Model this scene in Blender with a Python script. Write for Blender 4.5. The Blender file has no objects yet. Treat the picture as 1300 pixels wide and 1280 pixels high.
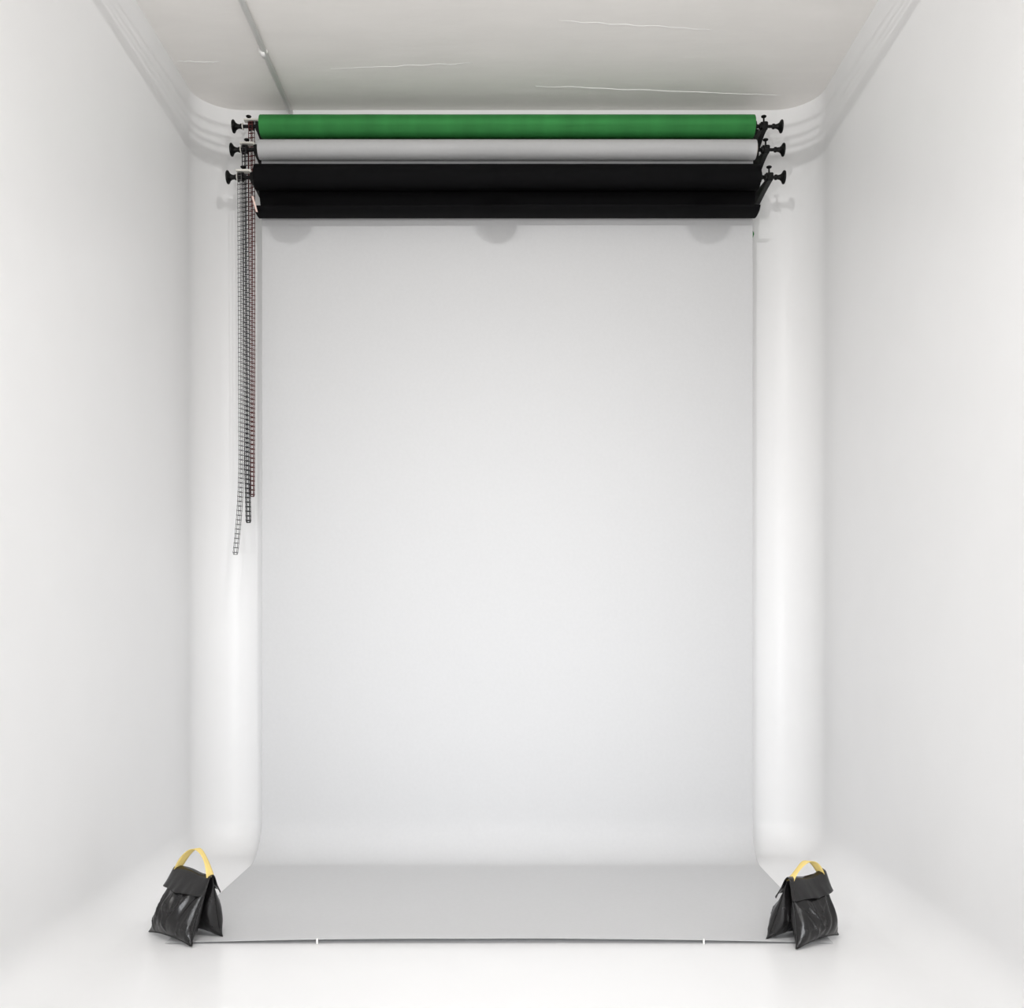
import bpy, bmesh, math, random
from mathutils import Vector, Matrix, noise
random.seed(7)
scene = bpy.context.scene
COL = scene.collection
PI = math.pi

# ------------------------------------------------------------------ camera
CAM_Z = 1.327
cam_d = bpy.data.cameras.new('camera'); cam = bpy.data.objects.new('camera', cam_d); COL.objects.link(cam)
cam.location = (0, 0, CAM_Z); cam.rotation_euler = (PI/2, 0, 0)
cam_d.sensor_fit = 'HORIZONTAL'; cam_d.sensor_width = 36; cam_d.lens = 36
cam_d.shift_x = 3/1300; cam_d.shift_y = 145/1300
cam_d.clip_start = .05
scene.camera = cam
# ------------------------------------------------------------------ world, exposure
w = bpy.data.worlds.new('world'); scene.world = w; w.use_nodes = True
w.node_tree.nodes['Background'].inputs[0].default_value = (.93, .95, 1, 1)
w.node_tree.nodes['Background'].inputs[1].default_value = .3
scene.view_settings.view_transform = 'Standard'; scene.view_settings.look = 'None'
scene.view_settings.gamma = 1; scene.view_settings.use_curve_mapping = False
scene.view_settings.exposure = 0.0
# ------------------------------------------------------------------ lamps (all behind or above the frame)
def area(name, loc, target, sx, sy, power, col=(1, 1, 1), spread=180):
    l = bpy.data.lights.new(name, 'AREA'); l.shape = 'RECTANGLE'; l.size = sx; l.size_y = sy
    l.energy = power; l.color = col; l.spread = math.radians(spread)
    o = bpy.data.objects.new(name, l); COL.objects.link(o); o.location = loc
    o.rotation_euler = (Vector(target)-Vector(loc)).to_track_quat('-Z', 'Y').to_euler()
    return o
def spot(name, loc, target, power, deg, blend, radius, col=(1, 1, 1)):
    l = bpy.data.lights.new(name, 'SPOT'); l.energy = power; l.spot_size = math.radians(deg); l.spot_blend = blend
    l.shadow_soft_size = radius; l.color = col
    o = bpy.data.objects.new(name, l); COL.objects.link(o); o.location = loc
    o.rotation_euler = (Vector(target)-Vector(loc)).to_track_quat('-Z', 'Y').to_euler()
    return o
LAMPS = [(-.93, 2.0, 4.0), (.02, 2.0, 4.0), (.93, 2.0, 4.0)]
P = dict(A=84, K=40, B=9, C=9, D=14, U=34, W=.0)
for p in LAMPS:
    spot('spot_light', p, (p[0], 4.05, 0), P['A'], 118, 1.0, .012, (1, .985, .97))
    spot('upper_spot_light', p, (p[0]*1.1, 5.7, 4.45), P['K']*(2.3 if abs(p[0]) < .1 else .5), 118, 1.0, .010, (1, .985, .97))
area('left_lamp_light', (-1.35, -.3, 2.35), (-.2, 5.0, .6), .22, .22, P['B'], (1, .99, .98), 120)
area('right_lamp_light', (.98, -.3, 2.75), (.2, 5.0, .6), .22, .22, P['C'], (1, .99, .98), 120)
area('softbox_light', (0, -.6, 1.0), (0, 5.7, .65), 2.4, .9, P['D'], (.95, .97, 1), 48)
area('ceiling_fill_light', (0, -.5, 1.9), (0, 3.6, 4.2), 1.8, .8, P['U'], (1, .985, .965), 120)  # added uplight without a fixture, brightens the ceiling
w.node_tree.nodes['Background'].inputs[1].default_value = P['W']

# ------------------------------------------------------------------ materials
def srgb(h):
    h = h.lstrip('#'); v = [int(h[i:i+2], 16)/255 for i in (0, 2, 4)]
    return tuple((c/12.92 if c <= .04045 else ((c+.055)/1.055)**2.4) for c in v)+(1,)
def mat(name, col, rough=.5, spec=.5, metallic=0, noise_scale=0, noise_amt=0, bump=0, bump_scale=40, coat=0, stretch=None, trans=0):
    m = bpy.data.materials.new(name); m.use_nodes = True; nt = m.node_tree; b = nt.nodes['Principled BSDF']
    b.inputs['Base Color'].default_value = col; b.inputs['Roughness'].default_value = rough
    b.inputs['Specular IOR Level'].default_value = spec; b.inputs['Metallic'].default_value = metallic
    b.inputs['Coat Weight'].default_value = coat
    tc = nt.nodes.new('ShaderNodeTexCoord'); mp = nt.nodes.new('ShaderNodeMapping')
    nt.links.new(tc.outputs['Object'], mp.inputs['Vector'])
    if stretch: mp.inputs['Scale'].default_value = stretch
    if noise_amt:
        n = nt.nodes.new('ShaderNodeTexNoise'); n.inputs['Scale'].default_value = noise_scale; n.inputs['Detail'].default_value = 6
        nt.links.new(mp.outputs[0], n.inputs['Vector'])
        r = nt.nodes.new('ShaderNodeMapRange'); r.inputs['From Min'].default_value = .3; r.inputs['From Max'].default_value = .7
        r.inputs['To Min'].default_value = 1-noise_amt; r.inputs['To Max'].default_value = 1+noise_amt
        nt.links.new(n.outputs['Fac'], r.inputs['Value'])
        x = nt.nodes.new('ShaderNodeVectorMath'); x.operation = 'SCALE'; x.inputs[0].default_value = col[:3]
        nt.links.new(r.outputs[0], x.inputs['Scale']); nt.links.new(x.outputs[0], b.inputs['Base Color'])
    if bump:
        n2 = nt.nodes.new('ShaderNodeTexNoise'); n2.inputs['Scale'].default_value = bump_scale; n2.inputs['Detail'].default_value = 4
        nt.links.new(mp.outputs[0], n2.inputs['Vector'])
        bp = nt.nodes.new('ShaderNodeBump'); bp.inputs['Strength'].default_value = bump; bp.inputs['Distance'].default_value = .01
        nt.links.new(n2.outputs['Fac'], bp.inputs['Height']); nt.links.new(bp.outputs[0], b.inputs['Normal'])
    return m
M = dict(
    wall=mat('white_wall_paint', (.86, .86, .862, 1), .38, .35, noise_scale=4, noise_amt=.006, bump=.02, bump_scale=15),
    floor=mat('white_floor_paint', (.86, .86, .862, 1), .31, .35, noise_scale=4, noise_amt=.006, bump=.02, bump_scale=15),
    ceil=mat('ceiling_paint', (.90, .875, .845, 1), .6, .3, noise_scale=2.5, noise_amt=.02, bump=.16, bump_scale=6, stretch=(1, 3, 1)),
    ridge=mat('plaster_ridge', (.86, .855, .84, 1), .6, .3),
    conduit=mat('conduit_paint', (.92, .91, .89, 1), .45),
    grey=mat('grey_paper', (.585, .588, .595, 1), .8, .2, noise_scale=60, noise_amt=.012),
    green=mat('green_paper', (.036, .22, .055, 1), .75, .25, noise_scale=7, noise_amt=.16, stretch=(1, .2, .2)),
    black=mat('black_paper', (.0035, .0035, .004, 1), .8, .08, noise_scale=30, noise_amt=.1),
    core=mat('cardboard_core', (.45, .36, .25, 1), .8),
    plastic=mat('black_plastic', (.004, .004, .004, 1), .45, .2),
    metal=mat('black_metal', (.005, .005, .005, 1), .5, .2, bump=.05, bump_scale=300),
    cream=mat('cream_plastic', (.78, .76, .70, 1), .4),
    cgrey=mat('grey_chain', (.10, .10, .10, 1), .5, .4),
    cdark=mat('dark_chain', (.012, .012, .014, 1), .4),
    cred=mat('dark_red_chain', (.085, .009, .007, 1), .45),
    pink=mat('pale_pink_tape', (.80, .60, .54, 1), .6),
    vinyl=mat('black_vinyl', (.011, .0102, .0105, 1), .26, .42, noise_scale=14, noise_amt=.3, bump=.15, bump_scale=30),
    strap=mat('yellow_webbing', (.85, .66, .24, 1), .75, .2, bump=.2, bump_scale=400),
    tape=mat('white_tape', (.85, .85, .83, 1), .6),
    steel=mat('grey_steel', (.35, .35, .36, 1), .35, .5, metallic=.8),
)

# ------------------------------------------------------------------ helpers
def tag(o, label=None, cat=None, group=None, kind=None):
    for k, v in (('label', label), ('category', cat), ('group', group), ('kind', kind)):
        if v: o[k] = v
    return o
def obj(name, bm, m, parent=None, smooth=True, loc=None):
    me = bpy.data.meshes.new(name); bmesh.ops.recalc_face_normals(bm, faces=bm.faces[:]) if False else None
    bm.to_mesh(me); bm.free()
    if smooth: me.polygons.foreach_set('use_smooth', [True]*len(me.polygons))
    me.materials.append(m)
    o = bpy.data.objects.new(name, me); COL.objects.link(o)
    if smooth == 'auto':
        bm2 = bmesh.new(); bm2.from_mesh(me)
        for e in bm2.edges:
            if len(e.link_faces) == 2 and e.calc_face_angle(0) > .6: e.smooth = False
        bm2.to_mesh(me); bm2.free()
    if parent: o.parent = parent
    if loc: o.location = loc
    return o
def thing(name, label, cat, loc=(0, 0, 0), rz=0, group=None):
    o = bpy.data.objects.new(name, None); COL.objects.link(o); o.empty_display_size = .05
    o.location = loc; o.rotation_euler = (0, 0, rz); return tag(o, label, cat, group)
def add_box(bm, c, s, bev=0):
    r = bmesh.ops.create_cube(bm, size=1); vs = r['verts']
    for v in vs: v.co = Vector((v.co.x*s[0]+c[0], v.co.y*s[1]+c[1], v.co.z*s[2]+c[2]))
    if bev:
        es = list({e for v in vs for e in v.link_edges})
        bmesh.ops.bevel(bm, geom=es, offset=bev, segments=2, affect='EDGES', profile=.5)
def add_tube(bm, pts, r, n=10, caps=True, closed=False):
    """round bar along a list of points (r: number or list)"""
    rings = []; N = len(pts); P = [Vector(p) for p in pts]
    for i, p in enumerate(P):
        if closed: d = P[(i+1) % N]-P[i-1]
        else: d = P[min(i+1, N-1)]-P[max(i-1, 0)]
        d.normalize()
        a = Vector((0, 0, 1)) if abs(d.z) < .8 else Vector((1, 0, 0))
        u = d.cross(a).normalized(); v = d.cross(u)
        rr = r[i] if isinstance(r, (list, tuple)) else r
        rings.append([bm.verts.new(p+(u*math.cos(2*PI*k/n)+v*math.sin(2*PI*k/n))*rr) for k in range(n)])
    for i in range(N if closed else N-1):
        A, B = rings[i], rings[(i+1) % N]
        for k in range(n): bm.faces.new((A[k], A[(k+1) % n], B[(k+1) % n], B[k]))
    if caps and not closed:
        bm.faces.new(rings[0][::-1]); bm.faces.new(rings[-1])
def add_lathe_x(bm, prof, c=(0, 0, 0), n=28):
    """profile [(x, r)] spun about the X axis through c"""
    rings = []
    for x, r in prof:
        rings.append([bm.verts.new((c[0]+x, c[1]+max(r, 1e-5)*math.cos(2*PI*k/n), c[2]+max(r, 1e-5)*math.sin(2*PI*k/n))) for k in range(n)])
    for A, B in zip(rings, rings[1:]):
        for k in range(n): bm.faces.new((A[k], A[(k+1) % n], B[(k+1) % n], B[k]))
    bm.faces.new(rings[0][::-1]); bm.faces.new(rings[-1])
    bmesh.ops.recalc_face_normals(bm, faces=bm.faces[:])
def grid_bm(rows):
    bm = bmesh.new(); V = [[bm.verts.new(p) for p in r] for r in rows]
    for a, b in zip(V, V[1:]):
        for i in range(len(a)-1): bm.faces.new((a[i], a[i+1], b[i+1], b[i]))
    return bm

# ------------------------------------------------------------------ the room: an alcove with coved corners
XL, XR, YB, YF, ZC = -1.76, 1.735, 5.86, -1.2, 4.235
RP, RF = .24, .18
def wall(name, path):
    rows = []
    prof = [(0, ZC), (0, 3.2), (0, 2.2), (0, 1.2), (0, .6)]+[(RF-RF*math.cos(a), RF-RF*math.sin(a)) for a in [PI/2*k/24 for k in range(25)]]+[(RF+.005, 0)]
    for ins, z in prof:
        rows.append([(x+nx*ins, y+ny*ins, z) for x, y, nx, ny in path])
    bm = grid_bm(rows); bmesh.ops.recalc_face_normals(bm, faces=bm.faces[:])
    o = obj(name, bm, M['wall']); tag(o, kind='structure'); return o
wall('wall_left', [(XL, YF+(YB-RP-YF)*k/30, 1, 0) for k in range(31)])
wall('wall_right', [(XR, YF+(YB-RP-YF)*k/30, -1, 0) for k in range(31)])
pb = [(XL+RP-RP*math.cos(a), YB-RP+RP*math.sin(a), math.cos(a), -math.sin(a)) for a in [PI/2*k/14 for k in range(15)]]
pb += [(XL+RP+(XR-XL-2*RP)*k/20, YB, 0, -1) for k in range(1, 20)]
pb += [(XR-RP+RP*math.sin(a), YB-RP+RP*math.cos(a), -math.sin(a), -math.cos(a)) for a in [PI/2*k/14 for k in range(15)]]
wall('wall_back', pb)
bm = bmesh.new(); q_ = RF+.005
outl = [(XL+q_, YF)]+[(x+nx*q_, y+ny*q_) for x, y, nx, ny in pb]+[(XR-q_, YF)]
bm.faces.new([bm.verts.new((x, y, 0)) for x, y in outl]); bmesh.ops.recalc_face_normals(bm, faces=bm.faces[:])
for f in bm.faces:
    if f.normal.z < 0: f.normal_flip()
tag(obj('floor', bm, M['floor'], smooth=False), kind='structure')
bm = bmesh.new(); add_box(bm, ((XL+XR)/2, (YF+YB)/2, ZC+.05), (XR-XL+.3, YB-YF+.3, .1))
tag(obj('ceiling', bm, M['ceil'], smooth=False), kind='structure')
# conduit along the ceiling, with a coupling; plaster ridges
def pz(px, py):            # a point on the ceiling under a pixel
    s = (785-py)/(ZC-CAM_Z); return Vector(((px-647)/s, 1300/s, ZC))
cd = thing('ceiling_conduit', 'white painted conduit running along the ceiling towards the back wall', 'pipe', (-1.26, YB, ZC-.014))
bm = bmesh.new(); add_tube(bm, [(-.01, -YB+YF, 0), (.008, 0, 0)], .0145, 14); obj('pipe', bm, M['conduit'], cd)
yj = pz(332, 63).y
bm = bmesh.new(); add_tube(bm, [(0, yj-YB-.03, 0), (0, yj-YB+.03, 0)], .0175, 14); add_box(bm, (0, yj-YB, .004), (.046, .016, .016), .003)
obj('coupling', bm, M['conduit'], cd)
for i, (a, b, r) in enumerate([((680, 109), (992, 121), .0030), ((420, 87), (600, 80), .0016), ((710, 26), (905, 38), .0016), ((224, 78), (280, 79), .0022)]):
    A, B = pz(*a), pz(*b); bm = bmesh.new(); pts = []
    for k in range(41):
        p = A.lerp(B, k/40); p.y += noise.noise((k*.25, i*7.1, 0))*.012; pts.append(p)
    add_tube(bm, pts, [r*(.35+.65*math.sin(PI*k/40)**.5)*(1+.4*noise.noise((k*.6, i, 3))) for k in range(41)], 6)
    tag(obj('trim_%d' % (i+1), bm, M['ridge']), kind='structure')

# ------------------------------------------------------------------ backdrop rolls
CX = -.013; HW = 1.36
def knob_bm(sgn, x0):
    """trumpet knob opening outwards from x0"""
    prof = [(0, .0125), (.004, .0145), (.012, .0145), (.016, .0115), (.028, .0135), (.038, .020), (.044, .030), (.047, .0345), (.052, .036), (.056, .0335), (.058, .024), (.0585, .0)]
    bm = bmesh.new(); add_lathe_x(bm, [(x0+sgn*x, r) for x, r in prof]); return bm
def screw_bm(x, h=.052):
    bm = bmesh.new(); add_tube(bm, [(x, 0, .015), (x, 0, h)], .0048, 10)
    add_tube(bm, [(x, 0, h-.006), (x, 0, h-.001), (x, 0, h+.004), (x, 0, h+.0075)], [.005, .0135, .0155, .011], 14); return bm
def roll_thing(label, y, z, r, m, drop_rows, wheel_x, kx=1.448, shift=0):
    t = thing('backdrop_roll', label, 'backdrop', (0, y, z))
    # wound paper: an outer sleeve with slightly uneven ends
    bm = bmesh.new(); L, R = CX+shift-HW, CX+shift+HW; prof = [(L, .03), (L, r-.002), (L+.002, r)]
    for k in range(1, 24): prof.append((L+(R-L)*k/24, r+.0006*noise.noise((k*1.7, z*9, 0))))
    prof += [(R-.002, r), (R, r-.002), (R, .03)]
    add_lathe_x(bm, prof, n=48); obj('paper_roll', bm, m, t, 'auto')
    bm = bmesh.new(); add_lathe_x(bm, [(L-.006, .029), (L-.006, .0295), (R+.006, .0295), (R+.006, .029)]); obj('core_tube', bm, M['core'], t, 'auto')
    # the paper that hangs from it
    if drop_rows:
        bm = grid_bm([[(x, yy-y, zz-z) for x, yy, zz in row] for row in drop_rows])
        d = obj('hanging_paper', bm, m, t); md = d.modifiers.new('thick', 'SOLIDIFY'); md.thickness = .0008; md.offset = 0
    # right end fitting
    p = bmesh.new(); add_lathe_x(p, [(R+.003, .028), (R+.012, .028), (R+.016, .012), (1.375, .0095), (1.378, .017), (1.422, .017), (1.425, .0085), (kx+.004, .0085)])
    e = obj('end_fitting', p, M['plastic'], t, 'auto')
    p = bmesh.new(); add_box(p, (1.402, 0, .002), (.042, .036, .034), .004); obj('clamp_block', p, M['metal'], e, 'auto')
    obj('knob', knob_bm(1, kx), M['plastic'], e, 'auto'); obj('thumb_screw', screw_bm(1.402), M['plastic'], e, 'auto')
    # left end fitting with chain wheel and cream guard
    p = bmesh.new(); add_lathe_x(p, [(-1.472, .0095), (-1.40, .0095), (-1.396, .0125), (-1.392, .027), (L-.004, .028), (L-.003, .02)])
    e = obj('end_fitting', p, M['plastic'], t, 'auto')
    p = bmesh.new(); w_ = .0105
    prof = [(wheel_x-w_-.003, .012), (wheel_x-w_-.003, .025), (wheel_x-w_, .0255), (wheel_x-w_+.002, .020), (wheel_x+w_-.002, .020), (wheel_x+w_, .0255), (wheel_x+w_+.003, .025), (wheel_x+w_+.003, .012)]
    add_lathe_x(p, prof)
    obj('chain_wheel', p, M['plastic'], e, 'auto')
    p = bmesh.new(); gx = -1.436+(.012 if y > 5.64 else 0); add_box(p, (gx, -.004, .030), (.078, .040, .009), .002); add_box(p, (gx+.0405, -.004, .012), (.006, .040, .042), .002)
    g = obj('chain_guard', p, M['cream'], e, 'auto'); g['label'] = 'cream chain guard'
    p = bmesh.new(); add_lathe_x(p, [(-1.470, .012), (-1.470, .019), (-1.474, .019), (-1.474, .012)]); c_ = obj('collar', p, M['cream'], e, 'auto'); c_['label'] = 'cream collar'
    obj('knob', knob_bm(-1, -1.472), M['plastic'], e, 'auto')
    p = screw_bm(-1.44, .052); obj('thumb_screw', p, M['plastic'], e, 'auto')
    return t
def rows_from(profile, nx, fn=None):
    rows = []
    for k, (y, z, c, hw) in enumerate(profile):
        row = []
        for u in [-1, -.9985]+[-1+2*i/nx for i in range(1, nx)]+[.9985, 1]:
            q = Vector((c+u*hw, y, z))
            if fn: q = fn(q, u, k/(len(profile)-1))
            row.append(tuple(q))
        rows.append(row)
    return rows
# green
gy, gz, gr = 5.65, 4.041, .060
prof = [(gy+gr+.001, gz, CX, HW), (5.714, 3.9, CX, HW), (5.716, 3.60, CX, HW), (5.716, 3.50, CX+.002, HW), (5.716, 3.482, CX+.010, HW+.006), (5.714, 3.47, CX+.011, HW+.006), (5.710, 3.450, CX+.006, HW+.004)]
green = roll_thing('green background paper roll, topmost of the three rolls under the ceiling', gy, gz, gr, M['green'], rows_from(prof, 12), -1.424)
# grey: hangs down the wall, sweeps on to the floor
hy, hz, hr = 5.61, 3.894, .052
PY = 5.675; SR = .22; FE = 4.168
prof = [(hy+hr+.001, hz, CX, HW), (5.668, 3.80, CX, HW), (PY, 3.62, CX, HW)]+[(PY, 3.5-k*(3.5-SR-.02)/20, CX, HW) for k in range(21)]
for k in range(0, 15):
    a = PI/2*k/14; prof.append((PY-SR+SR*math.cos(a), .003+SR-SR*math.sin(a), CX-.012*k/14, HW))
n_ = 24
prof_end = [(FE+.0015, .003, CX-.03, HW)]
for k in range(1, n_+1):
    if k == n_: prof += prof_end
    f = k/n_; prof.append((PY-SR+(FE-PY+SR)*f, .003, CX-.012-.018*f, HW))
def lift(q, u, f):
    if q.z < .004:
        g = max(0, 1-(q.y-FE)/.55)**2
        q.z += .019*(1-abs(u)**2.2)*g + .0012*noise.noise((q.x*3, q.y*3, 0))*(1-abs(u)**4) + .0012
    return q
grey = roll_thing('grey background paper roll, middle of three, its paper hanging down to sweep over the floor', hy, hz, hr, M['grey'], rows_from(prof, 60, lift), -1.449)
# black: short hanging end that curls up towards the room
by, bz, br = 5.535, 3.711, .067
prof = [(by+br+.001, bz, CX, HW), (5.622, 3.64, CX, HW), (5.645, 3.59, CX, HW), (5.652, 3.55, CX, HW)]
cy, cz, ry, rz_ = 5.5745, 3.543, .078, .024
for k in range(0, 17):
    a = PI*k/16; prof.append((cy+ry*math.cos(a), cz-rz_*math.sin(a)+(0.000 if k < 16 else 0), CX, HW))
prof.append((cy-ry+.001, cz+.005, CX, HW))
def wav(q, u, f):
    if f > .4: q.z += .0035*math.sin(u*2.2+.6)*f-.001
    return q
black = roll_thing('black background paper roll, lowest of three, with a short end curling upwards', by, bz, br, M['black'], rows_from(prof, 24, wav), -1.454, 1.431)
bm = grid_bm([[(CX-HW-.009+.00*k, cy-ry-by-.007+.010*k/6, 3.592-bz-.082*k/6), (CX-HW+.002-.0*k, cy-ry-by-.007+.010*k/6, 3.590-bz-.082*k/6)] for k in range(7)])
for v in bm.verts: v.co.x += (-.003+.26*(3.592-bz-v.co.z)) if True else 0
o = obj('edge_tape', bm, M['pink'], black); o['label'] = 'pale pink strip'; o.modifiers.new('t', 'SOLIDIFY').thickness = .001

# ------------------------------------------------------------------ wall brackets
def bracket(side, label):
    X = 1.402*side if side > 0 else -1.384
    t = thing('wall_bracket', label, 'bracket', (X, YB, 3.70), 0, 'wall brackets carrying the paper rolls')
    bm = bmesh.new(); add_box(bm, (0, -.006, .222), (.045, .012, .40), .003); add_box(bm, (0, -.026, .222), (.026, .034, .37), .002)
    obj('back_plate', bm, M['metal'], t, 'auto')
    for zz in (.034, .412):
        bm = bmesh.new(); add_tube(bm, [(0, -.012, zz), (0, -.0165, zz)], [.0075, .005], 8); o = obj('screw', bm, M['steel'], t); o['label'] = 'steel screw'
    for (y, z, r) in ((gy, gz, 1), (hy, hz, 1), (by, bz, 1)):
        bm = bmesh.new(); yy, zz = y-YB, z-3.70; yb_ = -.03
        # web arm, rising forward to a hook that cradles the axle
        n = 10; lo = []; up = []
        for k in range(n+1):
            f = k/n; yk = yb_+(yy+.010-yb_)*f
            base = zz-(.018 if z < 3.8 else .045)*(1-f)**1.6-.028; top = zz-.004+.030*(1-f)
            lo.append((yk, base)); up.append((yk, top))
        hook = [(yy-.004, zz-.014), (yy-.018, zz-.010), (yy-.021, zz+.010), (yy-.030, zz+.014), (yy-.034, zz-.008), (yy-.022, zz-.028)]
        poly = up+hook+lo[::-1]
        for s in (-.0075, .0075): pass
        a = [bm.verts.new((-.013, p[0], p[1])) for p in poly]; b = [bm.verts.new((.013, p[0], p[1])) for p in poly]
        bm.faces.new(a); bm.faces.new(b[::-1])
        for k in range(len(poly)): bm.faces.new((a[k], b[k], b[(k+1) % len(poly)], a[(k+1) % len(poly)]))
        bmesh.ops.triangulate(bm, faces=[f for f in bm.faces if len(f.verts) > 4]); bmesh.ops.recalc_face_normals(bm, faces=bm.faces[:])
        obj('hook_arm', bm, M['metal'], t, False)
    return t
bracket(1, 'black metal triple hook bracket on the wall at the right ends of the paper rolls')
bracket(-1, 'black metal triple hook bracket behind the chains at the left ends of the rolls')

# ------------------------------------------------------------------ chains
def ladder_chain(label, m, wx, y, z, R, zbot, dx, sway, rr):
    """loop of open ladder links: over the wheel, down in front, round at the bottom and up behind"""
    pts = []
    H = z-zbot; N = max(4, int(H/.0125))
    def off(h):                # sideways drift with drop h
        f = h/H; return dx*f+sway*max(0, f-.72)**2/.0784
    for k in range(9):
        a = PI*k/8; pts.append((0, y+R*math.cos(a), z+R*math.sin(a)))
    def gap(h): return R*(1-.55*min(1, h/H))
    for k in range(1, N): h = H*k/N; pts.append((off(h), y-gap(h)+.0008*math.sin(k*.9), z-h))
    rb = gap(H)
    for k in range(5):
        a = PI*k/4; pts.append((off(H), y-rb*math.cos(a), zbot-rb*math.sin(a)))
    for k in range(N-1, 0, -1): h = H*k/N; pts.append((off(h)+.002*math.sin(PI*h/H), y+gap(h), z-h))
    bm = bmesh.new(); hw = .0105
    P = [Vector((wx+p[0], p[1], p[2])) for p in pts]
    # rails: alternate in and out like stamped links
    for s in (-1, 1):
        add_tube(bm, [(p.x+s*(hw-(.0016 if i % 2 else 0)), p.y, p.z) for i, p in enumerate(P)], rr, 5, closed=True)
    i = 0
    while i < len(P):
        p = P[i]; add_tube(bm, [(p.x-hw, p.y, p.z), (p.x+hw, p.y, p.z)], rr*1.15, 5); i += 2
    o = obj('ladder_chain', bm, m); return tag(o, label, 'chain', 'chain loops hanging at the left of the rolls')
ladder_chain('dark red ladder chain loop, rightmost and shortest of the three hanging chains', M['cred'], -1.424, gy, gz, .0245, CAM_Z+(785-628)/230, 0.003, .0, .0024)
ladder_chain('black ladder chain loop hanging between the pale grey and the dark red chain', M['cdark'], -1.449, hy, hz, .0245, CAM_Z+(785-661)/231.6, .012, .006, .0026)
ladder_chain('thin grey ladder chain loop, leftmost and longest of the three, kinked at its bottom', M['cgrey'], -1.454, by, bz, .0245, CAM_Z+(785-701)/236, .006, -.034, .0016)

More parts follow.
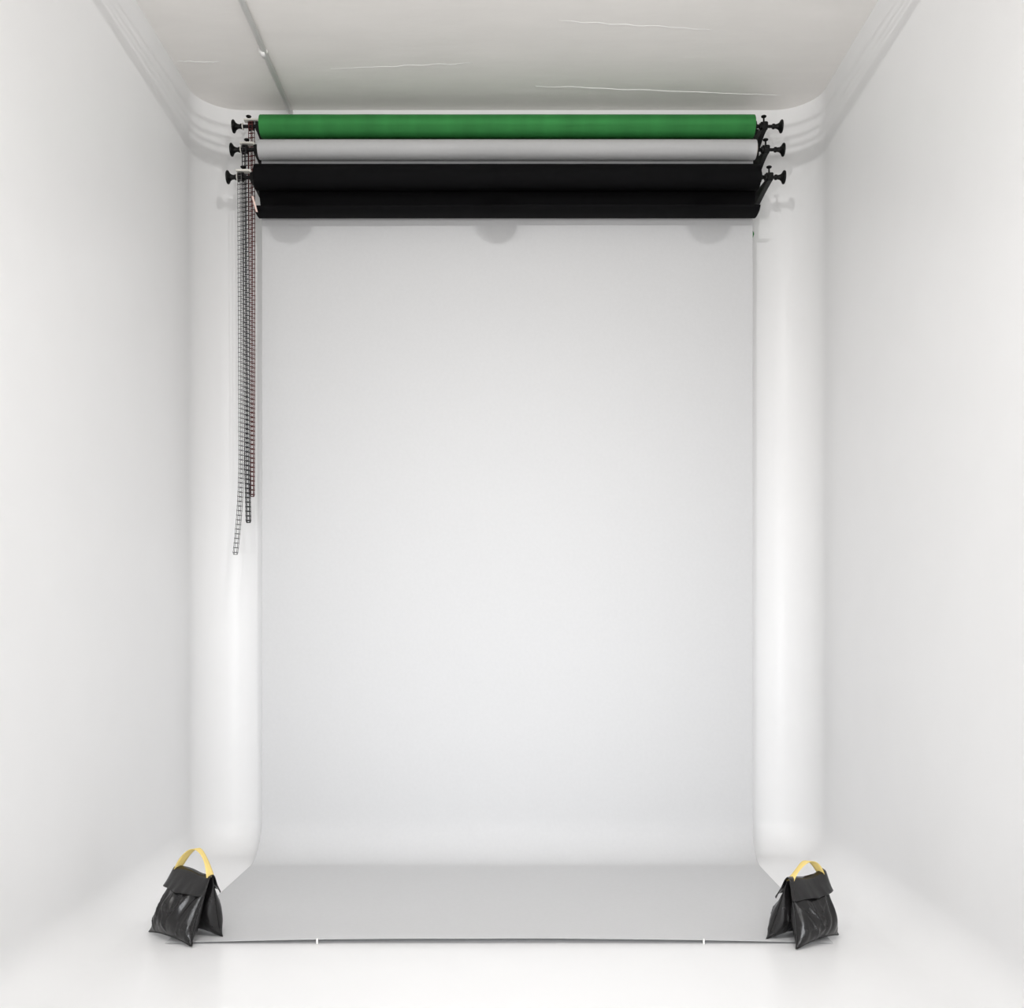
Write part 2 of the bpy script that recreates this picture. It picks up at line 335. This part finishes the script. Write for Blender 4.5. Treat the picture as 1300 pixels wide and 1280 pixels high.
# ------------------------------------------------------------------ sandbags
def sandbag(name_label, loc, rz, seed, L=.29, H=.262, spread=.07, handle_h=.10, lean=0.0, droop=0.0, shear=(0, 0), topw=.77, hA=.7):
    def sh(p): p = Vector(p); k = max(0, p.z)/H; return Vector((p.x+shear[0]*k, p.y+shear[1]*k, p.z))
    t = thing('sandbag', name_label, 'sandbag', loc, rz, 'black saddle sandbags holding down the grey paper')
    def wr(p, s, f=1): return noise.noise(Vector((p[0]*f, p[1]*f, seed*3.1+s)))
    def pouch(side):
        bm = bmesh.new(); nu, nt_ = 64, 54; surf = []
        for face in (1, -1):
            V = []
            for j in range(nt_+1):
                tt = j/nt_; row = []          # tt 0 = ridge, 1 = bottom seam
                for i in range(nu+1):
                    u = -1+2*i/nu
                    z = H*(1-tt); v = spread*(tt**.9)
                    eu = 1-abs(u)**3.6; et = math.sin(PI*min(1, tt*.95+.04)**1.9)
                    fill = max(0, eu)**.6*max(0, et)**.75
                    th = .054*fill
                    # edges drawn in by the filling, corners left as ears
                    wu = L/2*(topw+(1-topw)*tt**1.2)*(1-.05*math.sin(PI*tt)**.7)+.010*max(0, tt-.86)/.14*abs(u)**6
                    zb = 0.014*(1-abs(u)**2.6)*(tt**6)
                    x = u*wu
                    # hanging folds that fan out from the top corners
                    fold = .0085*math.sin(u*11+tt*5*(1 if u > 0 else -1)+seed)*(1-tt)**.6*fill + .0100*wr((u*2.6+tt*1.5, tt*1.6), side, 1.5)*fill + .004*wr((u*6, tt*5), side+4, 1)*fill + .011*((1-2*abs(wr((u*1.7+tt*1.3*(1 if u > 0 else -1), tt*.9), side+7, 1.6)))**3-.35)*fill
                    nrm = Vector((0, side, .30)).normalized() if face > 0 else Vector((0, -side, -.10)).normalized()
                    p = Vector((x, side*(v+.004), z+zb+.0015))
                    dd = (th+fold*(1 if fill > .02 else 0))*(1.0 if face > 0 else 1.05)
                    p += nrm*dd
                    if side*p.y < .0025: p.y = side*.0025
                    p.z = max(p.z, .0018)
                    row.append(sh(p))
                V.append(row)
            surf.append(V)
        F = [[bm.verts.new(p) for p in r] for r in surf[0]]
        B = [[(F[j][i] if i in (0, nu) or j in (0, nt_) else bm.verts.new(surf[1][j][i])) for i in range(nu+1)] for j in range(nt_+1)]
        for G, fl in ((F, 0), (B, 1)):
            for j in range(nt_):
                for i in range(nu):
                    q = (G[j][i], G[j][i+1], G[j+1][i+1], G[j+1][i]); bm.faces.new(q[::-1] if fl else q)
        bmesh.ops.recalc_face_normals(bm, faces=bm.faces[:])
        o = obj('pouch', bm, M['vinyl'], t)
        # stitched seam fin round the bottom and sides
        bm = bmesh.new(); pts = [surf[0][j][0] for j in range(10, nt_+1)]+[surf[0][nt_][i] for i in range(1, nu+1)]+[surf[0][j][nu] for j in range(nt_-1, 9, -1)]
        add_tube(bm, [(p.x*1.008, p.y, max(p.z, .0035)) for p in pts], .0022, 6); obj('seam', bm, M['vinyl'], o)
    pouch(-1); pouch(1)
    # flap folded over the ridge, a little pointed in front, ends standing out as ears
    rows = []; nu = 30; n2 = 14
    for j in range(-n2, n2+1):
        f = j/n2; row = []; sgn = 1 if f >= 0 else -1; a = abs(f)
        for i in range(nu+1):
            u = -1+2*i/nu
            ln = .078+.012*(1-abs(u))+.006*wr((u*2, sgn), 9, 1)
            s = a*ln
            tq = s/H; fl = max(0, 1-abs(u)**3.6)**.6*max(0, math.sin(PI*min(1, tq*.95+.04)**1.9))**.75
            y = sgn*(spread*tq**.9+.004+.052*fl+.0045*min(1, s/.01)+.006*a**2*(1+wr((u*4, sgn), 5, 1)))
            z = H+.004-s*.97+.016*fl
            x = u*(L/2*(topw+.015)+.010*a+.006*a*abs(u)**6)
            z += .006*math.cos(u*3.0+seed)*(1-a)+.007*abs(u)**3*(1-a)
            row.append(tuple(sh((x, y, z))))
        rows.append(row)
    bm = grid_bm(rows); o = obj('flap', bm, M['vinyl'], t); md = o.modifiers.new('thick', 'SOLIDIFY'); md.thickness = .0022; md.offset = 0
    # handle: a flat webbing strap from one end of the ridge to the other
    rows = []; n = 30; A = L/2*hA
    for k in range(n+1):
        f = k/n; q = 2*f-1; a = PI*f
        x = q*A*(1+.10*math.sin(a))
        z = H-.004+handle_h*(1-abs(q)**(1.75))*(1+droop*math.cos(a))
        wd = .0185*(1-.22*math.sin(a)**2)
        sd = Vector((.55*math.sin(a*2), 1, .0)).normalized()
        c = sh((x, lean*math.sin(a), z)); rows.append([tuple(c+sd*wd*e) for e in (-1, -.5, 0, .5, 1)])
    bm = grid_bm(rows); o = obj('handle', bm, M['strap'], t); md = o.modifiers.new('thick', 'SOLIDIFY'); md.thickness = .0022; md.offset = 0
    o['label'] = 'yellow webbing handle'
    return t
sandbag('black vinyl saddle sandbag with tall yellow handle at the left corner of the paper', (-1.352, 4.272, .004), math.atan2(-.187, .233), 1.0, handle_h=.100, shear=(.018, .028), topw=.87, hA=.80)
sandbag('black vinyl saddle sandbag with low slumped yellow handle at the right corner of the paper', (1.210, 4.235, .004), math.atan2(.165, .204), 2.4, L=.275, H=.25, handle_h=.060, lean=.01, droop=-.35, shear=(.024, 0), topw=.89, hA=.78)

# ------------------------------------------------------------------ tape tabs at the front edge of the paper
for px, lab in ((403, 'small white tape tab on the front paper edge, nearer the left sandbag'), (893, 'small white tape tab on the front paper edge, nearer the right sandbag')):
    x = (px-647)/311.5; u = (x-CX+.03)/HW; z = .019*(1-abs(u)**2.2)+.006
    bm = grid_bm([[(x-.004, y, zz), (x+.004, y, zz)] for y, zz in ((FE+.008, z+.0012), (FE-.0015, z+.0014), (FE-.003, z-.003), (FE-.003, .004), (FE-.006, .0012))])
    o = obj('tape_tab', bm, M['tape']); o.modifiers.new('t', 'SOLIDIFY').thickness = .0006; tag(o, lab, 'tape')

# ------------------------------------------------------------------ lamps and rail above the frame (their shadows fall on the wall and paper)
for i, p in enumerate(LAMPS):
    t = thing('hanging_spotlight', 'black spotlight hanging from the ceiling, %s of three' % ('left', 'middle', 'right')[i], 'lamp', (p[0], p[1]-.03, p[2]), 0, 'spotlights hanging from the ceiling')
    bm = bmesh.new(); add_tube(bm, [(0, -.10, .06), (0, -.10, ZC-p[2])], .012, 10); obj('pole', bm, M['metal'], t)
    bm = bmesh.new(); add_tube(bm, [(0, -.12, .16), (0, -.03, .045), (0, -.005, .018)], [.03, .05, .055], 20); obj('housing', bm, M['metal'], t, 'auto')
RY = 3.63
rail = thing('ceiling_rail', 'horizontal rail of bars across the alcove near the ceiling', 'rail', (0, RY, 3.95))
for z, r in ((3.973, .019), (4.008, .0035), (4.029, .0035), (4.058, .0035)):
    bm = bmesh.new(); add_tube(bm, [(XL+.01, 0, z-3.95), (XR-.01, 0, z-3.95)], r, 12); obj('bar', bm, M['cream'], rail)
bm = bmesh.new(); add_box(bm, (-.012, 0, 3.963-3.95), (1.25, .02, .08), .003); obj('shade_plate', bm, M['cream'], rail, 'auto')  # unseen plate, added to shade the grey roll and the green roll's underside
for x in (-1.6, 1.6):
    bm = bmesh.new(); add_tube(bm, [(x, 0, .02), (x, 0, ZC-3.95)], .006, 8); obj('hanger', bm, M['cream'], rail)
for i, x in enumerate((-.527, -.022, .50)):  # unseen domes, put in to cast the half-round shadows on the paper
    pd = thing('shadow_dome', 'small round white shadow-casting dome added under the ceiling rail, %s of three' % ('left', 'middle', 'right')[i], 'camera', (x, RY, 3.79), 0, 'added domes under the ceiling rail')
    bm = bmesh.new(); bmesh.ops.create_uvsphere(bm, u_segments=24, v_segments=16, radius=.055); obj('dome', bm, M['cream'], pd)
    bm = bmesh.new(); add_tube(bm, [(0, 0, .05), (0, 0, .17)], .007, 8); obj('stem', bm, M['steel'], pd)
